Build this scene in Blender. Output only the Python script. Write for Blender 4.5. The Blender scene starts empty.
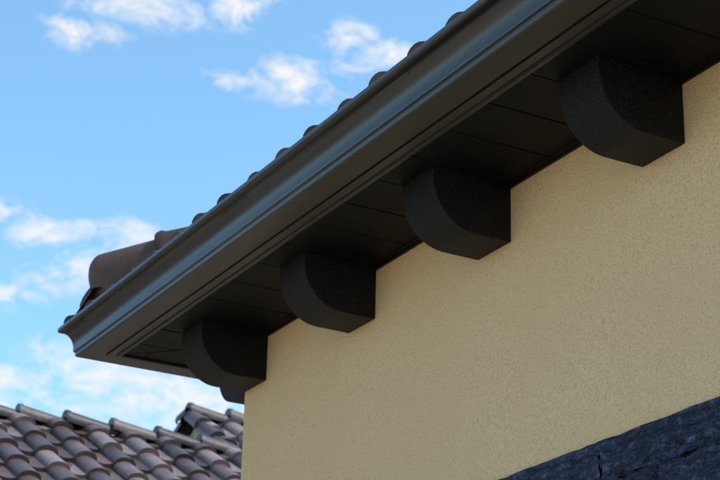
import bpy, bmesh, math, random
from mathutils import Vector, Matrix, noise as mnoise
random.seed(7)
scene=bpy.context.scene
GZ=-4.9
# ---------------------------------------------------------------- helpers
def mesh_obj(name,verts,faces,mat=None,parent=None,smooth=False,angle=35,attr=None):
    me=bpy.data.meshes.new(name); me.from_pydata([tuple(v) for v in verts],[],faces); me.update()
    ob=bpy.data.objects.new(name,me); scene.collection.objects.link(ob)
    if mat: me.materials.append(mat)
    if attr is not None:
        a=me.attributes.new('rnd','FLOAT','FACE')
        for i,v in enumerate(attr): a.data[i].value=v
    if smooth:
        for p in me.polygons: p.use_smooth=True
        me.set_sharp_from_angle(angle=math.radians(angle))
    if parent: ob.parent=parent
    return ob
def empty(name):
    e=bpy.data.objects.new(name,None); scene.collection.objects.link(e); return e
def box(name,x0,x1,y0,y1,z0,z1,mat,parent):
    v=[(x,y,z) for x in (x0,x1) for y in (y0,y1) for z in (z0,z1)]
    f=[(0,1,3,2),(4,6,7,5),(0,4,5,1),(2,3,7,6),(0,2,6,4),(1,5,7,3)]
    return mesh_obj(name,v,f,mat,parent)
class N:
    def __init__(s,tree): s.t=tree; tree.nodes.clear()
    def add(s,typ,**kw):
        n=s.t.nodes.new(typ)
        for k,v in kw.items():
            if k=='inp':
                for a,b in v.items():
                    if isinstance(b,bpy.types.NodeSocket): s.t.links.new(b,n.inputs[a])
                    else: n.inputs[a].default_value=b
            else: setattr(n,k,v)
        return n
    def math(s,op,a,b=None,c=None,clamp=False):
        n=s.t.nodes.new('ShaderNodeMath'); n.operation=op; n.use_clamp=clamp
        for i,q in enumerate((a,b,c)):
            if q is None: continue
            if isinstance(q,bpy.types.NodeSocket): s.t.links.new(q,n.inputs[i])
            else: n.inputs[i].default_value=q
        return n.outputs[0]
    def vmath(s,op,a,b=None,c=None):
        n=s.t.nodes.new('ShaderNodeVectorMath'); n.operation=op
        for i,q in enumerate((a,b,c)):
            if q is None: continue
            if isinstance(q,bpy.types.NodeSocket): s.t.links.new(q,n.inputs[i])
            else: n.inputs[i].default_value=q
        return n.outputs['Value'] if op in('LENGTH','DOT_PRODUCT') else n.outputs[0]
    def ramp(s,fac,stops):
        n=s.t.nodes.new('ShaderNodeValToRGB'); s.t.links.new(fac,n.inputs[0])
        e=n.color_ramp.elements
        while len(e)<len(stops): e.new(.5)
        for i,(p,c) in enumerate(stops): e[i].position=p; e[i].color=c if len(c)==4 else (*c,1)
        return n.outputs[0]
def new_mat(name):
    m=bpy.data.materials.new(name); m.use_nodes=True; return m,N(m.node_tree)
def finish(n,color,rough=.6,normal=None,spec=.5,metal=0.0):
    b=n.add('ShaderNodeBsdfPrincipled'); o=n.add('ShaderNodeOutputMaterial')
    for k,v in (('Base Color',color),('Roughness',rough),('Specular IOR Level',spec),('Metallic',metal),('Normal',normal)):
        if v is None: continue
        if isinstance(v,bpy.types.NodeSocket): n.t.links.new(v,b.inputs[k])
        else: b.inputs[k].default_value=v
    n.t.links.new(b.outputs[0],o.inputs[0])
def bump(n,h,strength,dist):
    b=n.add('ShaderNodeBump'); b.inputs['Strength'].default_value=strength; b.inputs['Distance'].default_value=dist
    n.t.links.new(h,b.inputs['Height'])
    return b.outputs[0]
def pos(n): return n.add('ShaderNodeNewGeometry').outputs['Position']
def noise(n,vec,scale,detail=4,rough=.55,dist=0):
    return n.add('ShaderNodeTexNoise',inp={'Vector':vec,'Scale':scale,'Detail':detail,'Roughness':rough,'Distortion':dist}).outputs['Fac']

# ---------------------------------------------------------------- materials
m_stucco,n=new_mat('stucco'); p=pos(n)
big=noise(n,p,1.3,4,.65); fine=noise(n,p,115,2,.8)
warp=n.add('ShaderNodeTexNoise',inp={'Vector':p,'Scale':30.0,'Detail':1.0}).outputs['Color']
wv=n.vmath('MULTIPLY_ADD',warp,(.06,.06,.06),p)
worm=n.add('ShaderNodeTexVoronoi',feature='DISTANCE_TO_EDGE',inp={'Vector':wv,'Scale':30.0}).outputs['Distance']
wl=n.math('SUBTRACT',1,n.math('MULTIPLY',worm,13,clamp=True),clamp=True)
wl=n.math('MULTIPLY',wl,n.ramp(big,[(.40,(.15,.15,.15)),(.62,(1,1,1))]))
col=n.ramp(big,[(.3,(.73,.515,.295)),(.7,(.80,.575,.34))])
pits=n.math('MULTIPLY',n.ramp(fine,[(.32,(.64,.64,.64)),(.48,(1,1,1))]),n.math('SUBTRACT',1,n.math('MULTIPLY',wl,.2)))
cs=n.add('ShaderNodeVectorMath',operation='SCALE',inp={0:col,'Scale':pits}).outputs[0]
finish(n,cs,.92,bump(n,fine,.9,.008),.15)

def metal(name,c,r,spec=.5):
    m,n=new_mat(name); p=pos(n)
    a=noise(n,p,3,4,.6)
    col=n.ramp(a,[(.3,tuple(x*.85 for x in c)),(.7,tuple(x*1.15 for x in c))])
    rr=n.math('ADD',n.math('MULTIPLY',a,.18),r)
    finish(n,col,rr,None,spec)
    return m
m_gutter=metal('gutter_paint',(.018,.0155,.015),.22,.5)
m_trim=metal('trim_paint',(.008,.007,.007),.32,.3)
m_soffit=metal('soffit_paint',(.0055,.0045,.0045),.5,.18)
m_corbel,n=new_mat('corbel_coat'); p=pos(n)
a=noise(n,p,100,2,.8)
col=n.ramp(a,[(.38,(.0014,.0011,.0012)),(.54,(.0045,.0037,.004)),(.70,(.026,.022,.023))])
finish(n,col,.45,bump(n,a,1.0,.013),.24)
def tile_mat(name,c1,c2,c3,rough,spec=.5):
    m,n=new_mat(name); p=pos(n)
    r=n.add('ShaderNodeAttribute',attribute_name='rnd').outputs['Fac']
    nn=noise(n,p,9,5,.7)
    x=n.math('ADD',n.math('MULTIPLY',r,.6),n.math('MULTIPLY',nn,.6))
    col=n.ramp(x,[(.25,c1),(.6,c2),(.95,c3)])
    finish(n,col,rough,bump(n,nn,.5,.02),spec)
    return m
m_tile=tile_mat('clay_tile',(.016,.010,.009),(.04,.022,.017),(.08,.046,.033),.6,.3)
m_tile2=tile_mat('concrete_tile',(.045,.030,.029),(.115,.077,.072),(.25,.19,.18),.38,.55)
m_cap=tile_mat('ridge_cap_tile',(.02,.017,.022),(.055,.042,.045),(.11,.085,.085),.5,.35)
m_stone,n=new_mat('slate_stone'); p=pos(n)
r=n.add('ShaderNodeAttribute',attribute_name='rnd').outputs['Fac']
st=n.vmath('MULTIPLY',p,(1,1,2.2))
a=noise(n,st,14,4,.7,1.2)
col=n.ramp(n.math('ADD',n.math('MULTIPLY',r,.14),n.math('MULTIPLY',a,.86)),[(.36,(.004,.009,.026)),(.52,(.015,.030,.085)),(.68,(.095,.14,.29))])
finish(n,col,.38,bump(n,a,1,.09),.65)
m_mortar,n=new_mat('mortar'); p=pos(n)
finish(n,n.ramp(noise(n,p,12,4),[(.3,(.045,.026,.02)),(.7,(.09,.055,.042))]),.9,None,.2)
m_nwall,n=new_mat('neighbour_stucco'); p=pos(n)
finish(n,n.ramp(noise(n,p,1.5,5),[(.3,(.42,.36,.28)),(.7,(.48,.42,.33))]),.9,None,.2)
m_ground,n=new_mat('ground_gravel'); p=pos(n)
x=n.math('ADD',n.math('MULTIPLY',noise(n,p,.25,2,.6),.6),n.math('MULTIPLY',noise(n,p,18,2,.7),.4))
finish(n,n.ramp(x,[(.35,(.38,.295,.205)),(.6,(.49,.39,.28))]),.95,None,.2)

# ---------------------------------------------------------------- perimeter sweeps (mitred)
W,L=12.0,8.0
def ring(name,prof,mat,parent,smooth=False,angle=30,closed=False):
    verts=[];faces=[];m=len(prof)
    for (o,z) in prof:
        verts+= [(-o,-o,z),(W+o,-o,z),(W+o,L+o,z),(-o,L+o,z)]
    for i in range(m if closed else m-1):
        j=(i+1)%m
        for k in range(4):
            l=(k+1)%4
            faces.append((i*4+k,i*4+l,j*4+l,j*4+k))
    return mesh_obj(name,verts,faces,mat,parent,smooth,angle)
house=empty('stucco_house')
box('walls',0,W,0,L,GZ,.08,m_stucco,house)
# gutter section: bottom bead, near-vertical face, cove flaring out to a rolled lip
og=[(.604,.165),(.604,.004)]
og+=[(.722,.000),(.732,.002),(.738,.008),(.740,.016),(.740,.026),(.745,.031),(.749,.033)]
for i in range(11):
    t=i/10
    og.append((.750+.040*(t**2.6),.036+.110*t))
og+=[(.797,.150),(.814,.153),(.822,.157),(.8268,.165),(.8268,.180),(.824,.187),(.817,.189),(.811,.184),(.811,.172)]
og+=[(.795,.162),(.772,.150),(.735,.06),(.722,.012),(.612,.010),(.612,.165)]
ring('gutter',og,m_gutter,house,True,28,True)
ring('fascia_board',[(.60,.002),(.60,.165),(.575,.165),(.575,.002)],m_trim,house,closed=True)
ring('soffit_edge_trim',[(.602,-.004),(.602,.0015),(.535,.0015),(.5345,-.008),(.538,-.014),(.552,-.015),(.556,-.012),(.557,-.004)],m_gutter,house,True,30,True)
ring('wall_trim',[(.001,-.022),(.012,-.022),(.012,-.008),(.028,-.007),(.028,.001),(.001,.001)],m_trim,house,closed=True)
ring('soffit_backing',[(.58,.016),(-.05,.016),(-.05,.03),(.58,.03)],m_soffit,house,closed=True)
sv=[];sf=[]
D=.54
def panel(poly):
    b=len(sv); k=len(poly)
    cx=sum(q[0] for q in poly)/k; cy=sum(q[1] for q in poly)/k
    zj=random.uniform(-.0012,.0012)
    for q in poly:
        dx,dy=q[0]-cx,q[1]-cy; l=math.hypot(dx,dy)
        sv.append((q[0]-dx/l*.006,q[1]-dy/l*.006,zj))
    for q in poly: sv.append((q[0],q[1],.005))
    for q in poly: sv.append((q[0],q[1],.017))
    sf.append(tuple(range(b,b+k)))
    for r_ in (0,1):
        for i in range(k):
            j=(i+1)%k
            sf.append((b+r_*k+i,b+r_*k+j,b+(r_+1)*k+j,b+(r_+1)*k+i))
PW=.30;gap=.003
def run(mapf,length):
    edges=[-D]; q=-D+.24
    while q<length+D: edges.append(q); q+=PW
    edges.append(length+D)
    for a,b in zip(edges[:-1],edges[1:]):
        a+=gap;b-=gap
        if b<=a: continue
        def inner(x):
            if x<0: return x-.012
            if x>length: return -(x-length)-.012
            return 0
        pts=[(a,-D),(b,-D),(b,inner(b))]
        if a<0<b: pts.append((0,0))
        if a<length<b: pts.append((length,0))
        pts.append((a,inner(a)))
        if inner(a)<=-D+.01: pts.pop()
        if inner(b)<=-D+.01: pts.pop(2)
        if len(pts)>=3: panel([mapf(*q) for q in pts])
run(lambda x,y:(x,y),W)
run(lambda x,y:(y,L-x),L)
run(lambda x,y:(W-x,L-y),W)
run(lambda x,y:(W-y,x),L)
mesh_obj('soffit_panels',sv,sf,m_soffit,house)

def corbel_mesh():
    d,h,w=.397,.272,.267; a,b=.215,.225
    prof=[(0,.003),(0,-h)]
    for i in range(15):
        t=math.pi/2*i/14
        prof.append((-(d-a)-a*math.sin(t), -(h-b)-b*math.cos(t)))
    prof.append((-d,.003))
    bm=bmesh.new()
    vs=[bm.verts.new((0,y,z)) for y,z in prof]
    f=bm.faces.new(vs)
    r=bmesh.ops.extrude_face_region(bm,geom=[f])
    bmesh.ops.translate(bm,verts=[g for g in r['geom'] if isinstance(g,bmesh.types.BMVert)],vec=(w,0,0))
    bmesh.ops.recalc_face_normals(bm,faces=bm.faces)
    es=[e for e in bm.edges if len(e.link_faces)==2 and e.calc_face_angle()>.9]
    bmesh.ops.bevel(bm,geom=es,offset=.007,segments=3,affect='EDGES',profile=.6)
    me=bpy.data.meshes.new('corbel'); bm.to_mesh(me); bm.free()
    me.materials.append(m_corbel)
    for p_ in me.polygons: p_.use_smooth=True
    me.set_sharp_from_angle(angle=math.radians(40))
    return me
cm=corbel_mesh()
def put(M,i):
    o=bpy.data.objects.new('corbel_%d'%i,cm); scene.collection.objects.link(o); o.parent=house; o.matrix_local=M
i=0
for k in range(10):
    put(Matrix.Translation((k*1.2,-.001,0)),i); i+=1
    put(Matrix.Translation((k*1.2+.3,L+.001,0))@Matrix.Rotation(math.pi,4,'Z'),i); i+=1
for k in range(7):
    put(Matrix.Translation((-.001,.267+.01+k*1.2,0))@Matrix.Rotation(-math.pi/2,4,'Z'),i); i+=1
    put(Matrix.Translation((W+.001,.01+k*1.2,0))@Matrix.Rotation(math.pi/2,4,'Z'),i); i+=1

# ---------------------------------------------------------------- tiled roofs
def tile_field(name,o,u,v,ulen,vlen,mat,parent,pu=.30,ex=.36,amp=.05,t=.028,inside=None,segs=8):
    o=Vector(o);u=Vector(u).normalized();v=Vector(v).normalized();nr=u.cross(v)
    if nr.z<0: nr=-nr
    verts=[];faces=[];rn=[]
    nc=int(math.ceil(ulen/pu)); nrw=int(math.ceil(vlen/ex))
    def hh(s):
        if s<.58:
            q=(s/.58-.5)*2; return amp*math.sqrt(max(0,1-q*q))**.9
        q=(s-.58)/.42; return -.012*math.sin(q*math.pi)
    ss=[.58*(1-math.cos(math.pi*i/segs))/2 for i in range(segs+1)]+[.72,.86,1.0]
    for r in range(nrw):
        v0=r*ex; v1=min((r+1)*ex+.02,vlen)
        for c in range(nc):
            base=len(verts); jit=random.uniform(-.004,.004); rv=random.random(); jv=random.uniform(-.009,.009)
            tw=random.uniform(-.005,.005)
            if inside and not inside((c+.5)*pu,v0+.5*ex): continue
            for s in ss:
                uu=min((c+s)*pu,ulen); hgt=hh(s if s<1 else 0); P=o+u*uu; j2=jit+tw*(s-.5)
                verts.append(P+v*(v0+jv)+nr*((hgt+j2) if r else -.01))
                verts.append(P+v*(v0+jv)+nr*(hgt+t+j2))
                verts.append(P+v*v1+nr*(hgt+.002+j2))
            for k in range(len(ss)-1):
                a=base+k*3;b=a+3
                faces.append((a,b,b+1,a+1)); faces.append((a+1,b+1,b+2,a+2)); rn+=[rv,rv]
    return mesh_obj(name,verts,faces,mat,parent,True,50,rn)
def cap_run(name,p0,p1,mat,parent,rad=.12,ln=.42,ex=.36,nose=False,up=(0,0,1),tip=.02,skirt=0):
    p0=Vector(p0);p1=Vector(p1);d=(p1-p0).normalized();tot=(p1-p0).length
    side=d.cross(Vector(up)).normalized(); nn=side.cross(d).normalized()
    verts=[];faces=[];rn=[];S=14
    k=0
    while k*ex<tot:
        rv=random.random(); a=k*ex; b=min(a+ln,tot+.05)
        jx=random.uniform(-.008,.008); jt=random.uniform(-.006,.006)
        rings=[(a,rad*.75,-.0),(a,rad*1.04,tip),(a+.03,rad*1.06,tip),(a+.05,rad,tip*.8),(b,rad*.80,-.012)]
        if nose and k==0:
            rings=[(a-rad*.6*math.cos(q),rad*1.05*math.sin(q)**.8+.001,tip) for q in [x*math.pi/16 for x in range(0,9)]]+[(b,rad*.9,0)]
        base=len(verts)
        for (dd,rr,off) in rings:
            for i in range(S+1):
                th=math.pi*(-.12+1.24*i/S)
                low=-skirt if i in(0,S) else 0
                verts.append(p0+d*dd+side*(rr*math.cos(th)+jx)+nn*(rr*math.sin(th)+off+jt+low))
        for j in range(len(rings)-1):
            for i in range(S):
                q=base+j*(S+1)+i
                faces.append((q,q+1,q+S+2,q+S+1)); rn.append(rv)
        k+=1
    return mesh_obj(name,verts,faces,mat,parent,True,50,rn)
E=.785; m_=.42; ca=1/math.hypot(1,m_); sa=m_*ca
RZ=.150
half=L/2+E; sl=half/ca
Wt=W+2*E; Lt=L+2*E
def hipin(ul):
    return lambda a,vv:(a>=vv*ca-.02 and (ul-a)>=vv*ca-.02)
tile_field('roof_tiles_front',(-E,-E,RZ),(1,0,0),(0,ca,sa),Wt,sl,m_tile,house,inside=hipin(Wt))
tile_field('roof_tiles_back',(-E,L+E,RZ),(1,0,0),(0,-ca,sa),Wt,sl,m_tile,house,inside=hipin(Wt))
tile_field('roof_tiles_left',(-E,-E,RZ),(0,1,0),(ca,0,sa),Lt,sl,m_tile,house,inside=hipin(Lt))
tile_field('roof_tiles_right',(W+E,-E,RZ),(0,1,0),(-ca,0,sa),Lt,sl,m_tile,house,inside=hipin(Lt))
zr=RZ+m_*half
rv=[(-E,-E,RZ-.01),(W+E,-E,RZ-.01),(W+E,L+E,RZ-.01),(-E,L+E,RZ-.01),(-E+half,L/2,zr-.01),(W+E-half,L/2,zr-.01)]
mesh_obj('roof_deck',rv,[(0,1,5,4),(1,2,5),(2,3,4,5),(3,0,4)],m_mortar,house)
for nm,a,b in (('hip_caps_1',(-.60,-.60),(-E+half,L/2)),('hip_caps_2',(W+.60,-.60),(W+E-half,L/2)),('hip_caps_3',(-.6,L+.6),(-E+half,L/2)),('hip_caps_4',(W+.6,L+.6),(W+E-half,L/2))):
    za=RZ+m_*(E-.60)+.185
    cap_run(nm,(a[0],a[1],za),(b[0],b[1],zr+.185),m_tile,house,rad=.185,nose=True,tip=.012,skirt=.10)
    P=Vector((a[0],a[1],za-.20));Q=Vector((b[0],b[1],zr-.01)); dd=(Q-P).normalized()
    # mortar bed: rounded nose in plan under the starter cap, straight sides behind
    sd_=dd.cross(Vector((0,0,1))).normalized()
    mv=[];mf=[]
    outl=[(Q+sd_*.14,0)]+[(P+sd_*(.155*math.cos(t))-dd*(.19*math.sin(t)),math.sin(t)) for t in [math.pi*i/12 for i in range(13)]]+[(Q-sd_*.14,0)]
    for q,s_ in outl: mv+= [q-Vector((0,0,.06)),q+Vector((0,0,.215-.10*s_))]
    K=len(outl)
    for i in range(K-1): mf.append((2*i,2*i+2,2*i+3,2*i+1))
    mf.append(tuple(range(1,2*K,2)))
    mesh_obj(nm+'_mortar',mv,mf,m_tile,house,True,50,[.5]*len(mf))
cap_run('ridge_caps',(-E+half,L/2,zr+.15),(W+E-half,L/2,zr+.15),m_tile,house,rad=.145)

# ---------------------------------------------------------------- slate cladding on the lower wall
gv=[];gf=[];gr=[]
def stone(x0,x1,z0,z1,dep,toprow):
    b=len(gv);nx=max(2,int((x1-x0)/.022));nz=max(2,int((z1-z0)/.018))
    for j in range(nz+1):
        for i in range(nx+1):
            fx=i/nx;fz=j/nz
            e=min(fx,1-fx)*(x1-x0);g=min(fz,1-fz)*(z1-z0)
            q=min(1,min(e,g)/.012)
            xx=x0+fx*(x1-x0);zz=z0+fz*(z1-z0)
            rg=abs(mnoise.noise(Vector((xx*9,dep*300,zz*26))))*.038+mnoise.noise(Vector((xx*30,2,zz*45)))*.014
            y=-.006-dep*(.7+.3*q)+rg
            y=min(y,-.004)
            if toprow and j==nz: y=-.034-dep*.1+rg*.25
            zz+=(.0015 if (toprow and j==nz) else .004)*math.sin(xx*23)
            gv.append((xx,y,zz))
    rr=random.random()
    for j in range(nz):
        for i in range(nx):
            a=b+j*(nx+1)+i; gf.append((a,a+1,a+nx+2,a+nx+1)); gr.append(rr)
    top=[b+nz*(nx+1)+i for i in range(nx+1)]
    bt=len(gv)
    for t_ in top: gv.append((gv[t_][0],-.001,gv[t_][2]+.002))
    for i in range(nx): gf.append((top[i],top[i+1],bt+i+1,bt+i)); gr.append(rr)
z=-1.318;first=True
while z>GZ:
    h=random.choice((.09,.12,.16,.2)); z0=z-h
    x=0.0
    while x<W:
        w=random.uniform(.3,.9); x1=min(W,x+w)
        stone(x+.001,x1-.001,z0+.001,z-.001,random.uniform(.038,.048),first); x=x1
    z=z0;first=False
clad=mesh_obj('slate_wall_cladding',gv,gf,m_stone,house,True,60,gr)
box('cladding_bed',0.0,W,-.012,-.002,GZ,-1.325,m_stone,house)

# ---------------------------------------------------------------- neighbour house
nb=empty('neighbour_house')
mp=.625; cb=1/math.hypot(1,mp); sb=mp*cb
rx,rz=-4.30,.62; hw=1.9
ez=rz-mp*hw
tk=dict(pu=.30,ex=.34,amp=.065,t=.038)
tile_field('roof_tiles_east',(rx+hw,-6,ez),(0,1,0),(-cb,0,sb),13,hw/cb,m_tile2,nb,**tk)
tile_field('roof_tiles_west',(rx-hw,-6,ez),(0,1,0),(cb,0,sb),13,hw/cb,m_tile2,nb,**tk)
cap_run('ridge_caps',(rx,-6,rz+.02),(rx,7,rz+.02),m_cap,nb,rad=.078,ln=.42,ex=.38,tip=.035)
mesh_obj('roof_deck',[(rx+hw,-6,ez),(rx+hw,7,ez),(rx,7,rz),(rx,-6,rz),(rx-hw,-6,ez),(rx-hw,7,ez)],[(0,1,2,3),(3,2,5,4)],m_mortar,nb)
box('walls',rx-hw+.35,rx+hw-.35,-5.7,6.8,GZ,ez+.1,m_nwall,nb)
mesh_obj('gable_wall',[(rx-hw+.35,-5.69,ez),(rx+hw-.35,-5.69,ez),(rx,-5.69,rz-.02)],[(0,1,2)],m_nwall,nb)
box('fascia_board',rx+hw-.03,rx+hw-.005,-6,7,ez-.16,ez-.01,m_nwall,nb)
r2,z2=-5.40,1.20
h1=1.25; h2=3.0
tile_field('upper_roof_tiles_east',(r2+h1,1.95,z2-mp*h1),(0,1,0),(-cb,0,sb),6.3,h1/cb,m_tile2,nb,**tk)
tile_field('upper_roof_tiles_west',(r2-h2,1.95,z2-mp*h2),(0,1,0),(cb,0,sb),6.3,h2/cb,m_tile2,nb,**tk)
cap_run('upper_ridge_caps',(r2,1.95,z2+.03),(r2,8.2,z2+.03),m_cap,nb,rad=.078,ln=.42,ex=.38,tip=.035)
cap_run('verge_caps',(r2+h1,1.97,z2-mp*h1+.03),(r2,1.97,z2+.03),m_cap,nb,rad=.075,ln=.42,ex=.38)
cap_run('verge_caps_west',(r2-h2,1.97,z2-mp*h2+.03),(r2,1.97,z2+.03),m_cap,nb,rad=.075,ln=.42,ex=.38)
mesh_obj('upper_gable_wall',[(r2-h2+.3,2.05,GZ),(r2+h1,2.05,GZ),(r2+h1,2.05,z2-mp*h1-.02),(r2,2.05,z2-.02),(r2-h2+.3,2.05,z2-mp*(h2-.3)-.02)],[(0,1,2,3,4)],m_nwall,nb)
box('upper_walls',r2-h2+.3,r2-1.0,2.06,8,GZ,z2-mp*h2,m_nwall,nb)

mesh_obj('ground',[(-3000,-3000,GZ),(3000,-3000,GZ),(3000,3000,GZ),(-3000,3000,GZ)],[(0,1,2,3)],m_ground)

# ---------------------------------------------------------------- sun + sky
SUN_AZ=48; SUN_EL=50
sd=Vector((math.cos(math.radians(SUN_AZ))*math.cos(math.radians(SUN_EL)),math.sin(math.radians(SUN_AZ))*math.cos(math.radians(SUN_EL)),math.sin(math.radians(SUN_EL))))
sl_=bpy.data.lights.new('sun','SUN'); sl_.energy=5.0; sl_.angle=math.radians(.5); sl_.color=(1,.94,.86)
so=bpy.data.objects.new('sun',sl_); scene.collection.objects.link(so); so.rotation_euler=sd.to_track_quat('Z','Y').to_euler(); so.location=(5,10,20)
w=bpy.data.worlds.new('World'); scene.world=w; w.use_nodes=True
w.cycles.sampling_method='MANUAL'; w.cycles.sample_map_resolution=256
n=N(w.node_tree)
sky=n.add('ShaderNodeTexSky',sky_type='NISHITA',sun_disc=False,sun_elevation=math.radians(SUN_EL),sun_rotation=math.radians(90-SUN_AZ),air_density=1.0,dust_density=.6,ozone_density=1.0)
dirv=n.add('ShaderNodeTexCoord').outputs['Generated']
sx=n.add('ShaderNodeSeparateXYZ',inp={0:dirv})
az=n.math('MULTIPLY',n.math('ARCTAN2',sx.outputs[1],sx.outputs[0]),57.2958)
el=n.math('MULTIPLY',n.math('ARCSINE',sx.outputs[2]),57.2958)
ae=n.add('ShaderNodeCombineXYZ',inp={0:az,1:el}).outputs[0]
# clouds as (azimuth deg, elevation deg, half sizes)
C=[(159.4,28.6,2.0,.5),(161.6,27.4,1.1,.4),(156.0,28.9,1.0,.5),
(153.9,26.6,1.3,.5),(155.6,26.6,1.0,.3),(151.1,27.2,1.0,.45),(152.2,27.9,.7,.4),
(161.8,21.4,1.1,.45),(159.3,21.3,1.2,.5),(160.9,20.2,1.2,.6),(163.3,19.5,1.2,.3),(163.4,21.8,.6,.35),
(160.2,17.1,1.8,.9),(157.6,16.5,3.0,1.2),(163.2,16.3,1.4,.6),(157,14.6,4,.9)]
wob=n.add('ShaderNodeTexNoise',inp={'Vector':dirv,'Scale':22.0,'Detail':1.0}).outputs['Color']
aew=n.vmath('ADD',ae,n.vmath('MULTIPLY_ADD',wob,(1.8,1.2,0),(-.9,-.6,0)))
acc=None
for (a,e,wa,we) in C:
    d=n.vmath('LENGTH',n.vmath('MULTIPLY_ADD',aew,(1/wa,1/we,0),(-a/wa,-e/we,0)))
    acc=d if acc is None else n.math('MINIMUM',acc,d)
mask=n.math('SUBTRACT',1,n.math('MULTIPLY',acc,.48),clamp=True)
cl=n.vmath('MULTIPLY',dirv,(1,1,1.8))
nz=noise(n,cl,50,5,.7,.5)
far=n.math('GREATER_THAN',n.math('ABSOLUTE',n.math('SUBTRACT',az,157)),14)
gen=n.math('MULTIPLY',n.ramp(noise(n,cl,4,2,.6,.2),[(.52,(0,0,0)),(.72,(1,1,1))]),far)
dens=n.math('ADD',n.math('MULTIPLY',mask,1.05),n.math('MULTIPLY',n.math('SUBTRACT',nz,.57),3.0))
dens=n.math('MULTIPLY',n.ramp(dens,[(.05,(0,0,0)),(1.0,(1,1,1))]),n.math('MULTIPLY',mask,2.0,clamp=True))
dens=n.math('MAXIMUM',dens,n.math('MULTIPLY',gen,.8))
tint=n.vmath('MULTIPLY_ADD',sky.outputs[0],(1.34,1.82,1.85),(.12,.14,.14))
mix=n.add('ShaderNodeMix',data_type='RGBA',inp={0:dens,6:tint,7:(6.3,6.3,6.35,1)})
bg=n.add('ShaderNodeBackground',inp={0:mix.outputs[2],1:.15})
n.add('ShaderNodeOutputWorld',inp={0:bg.outputs[0]})

# ---------------------------------------------------------------- camera
f,th,pp,rr=1838.754,.49485,.37875,.0273
a=math.pi-th
F=Vector((math.cos(a)*math.cos(pp),math.sin(a)*math.cos(pp),math.sin(pp)))
R=Vector((math.sin(a),-math.cos(a),0)); U=R.cross(F)
R2=math.cos(rr)*R+math.sin(rr)*U
U2=-math.sin(rr)*R+math.cos(rr)*U
M=Matrix(((R2.x,U2.x,-F.x),(R2.y,U2.y,-F.y),(R2.z,U2.z,-F.z))).to_4x4()
M.translation=(8.86359,-4.08883,-3.22454)
cam=bpy.data.cameras.new('camera'); co=bpy.data.objects.new('camera',cam); scene.collection.objects.link(co)
co.matrix_world=M
cam.sensor_width=36; cam.lens=f/720*36; cam.clip_end=10000
cam.dof.use_dof=True; cam.dof.focus_distance=7.2; cam.dof.aperture_fstop=5.6
scene.camera=co
scene.view_settings.view_transform='Standard'; scene.view_settings.look='None'; scene.view_settings.exposure=0
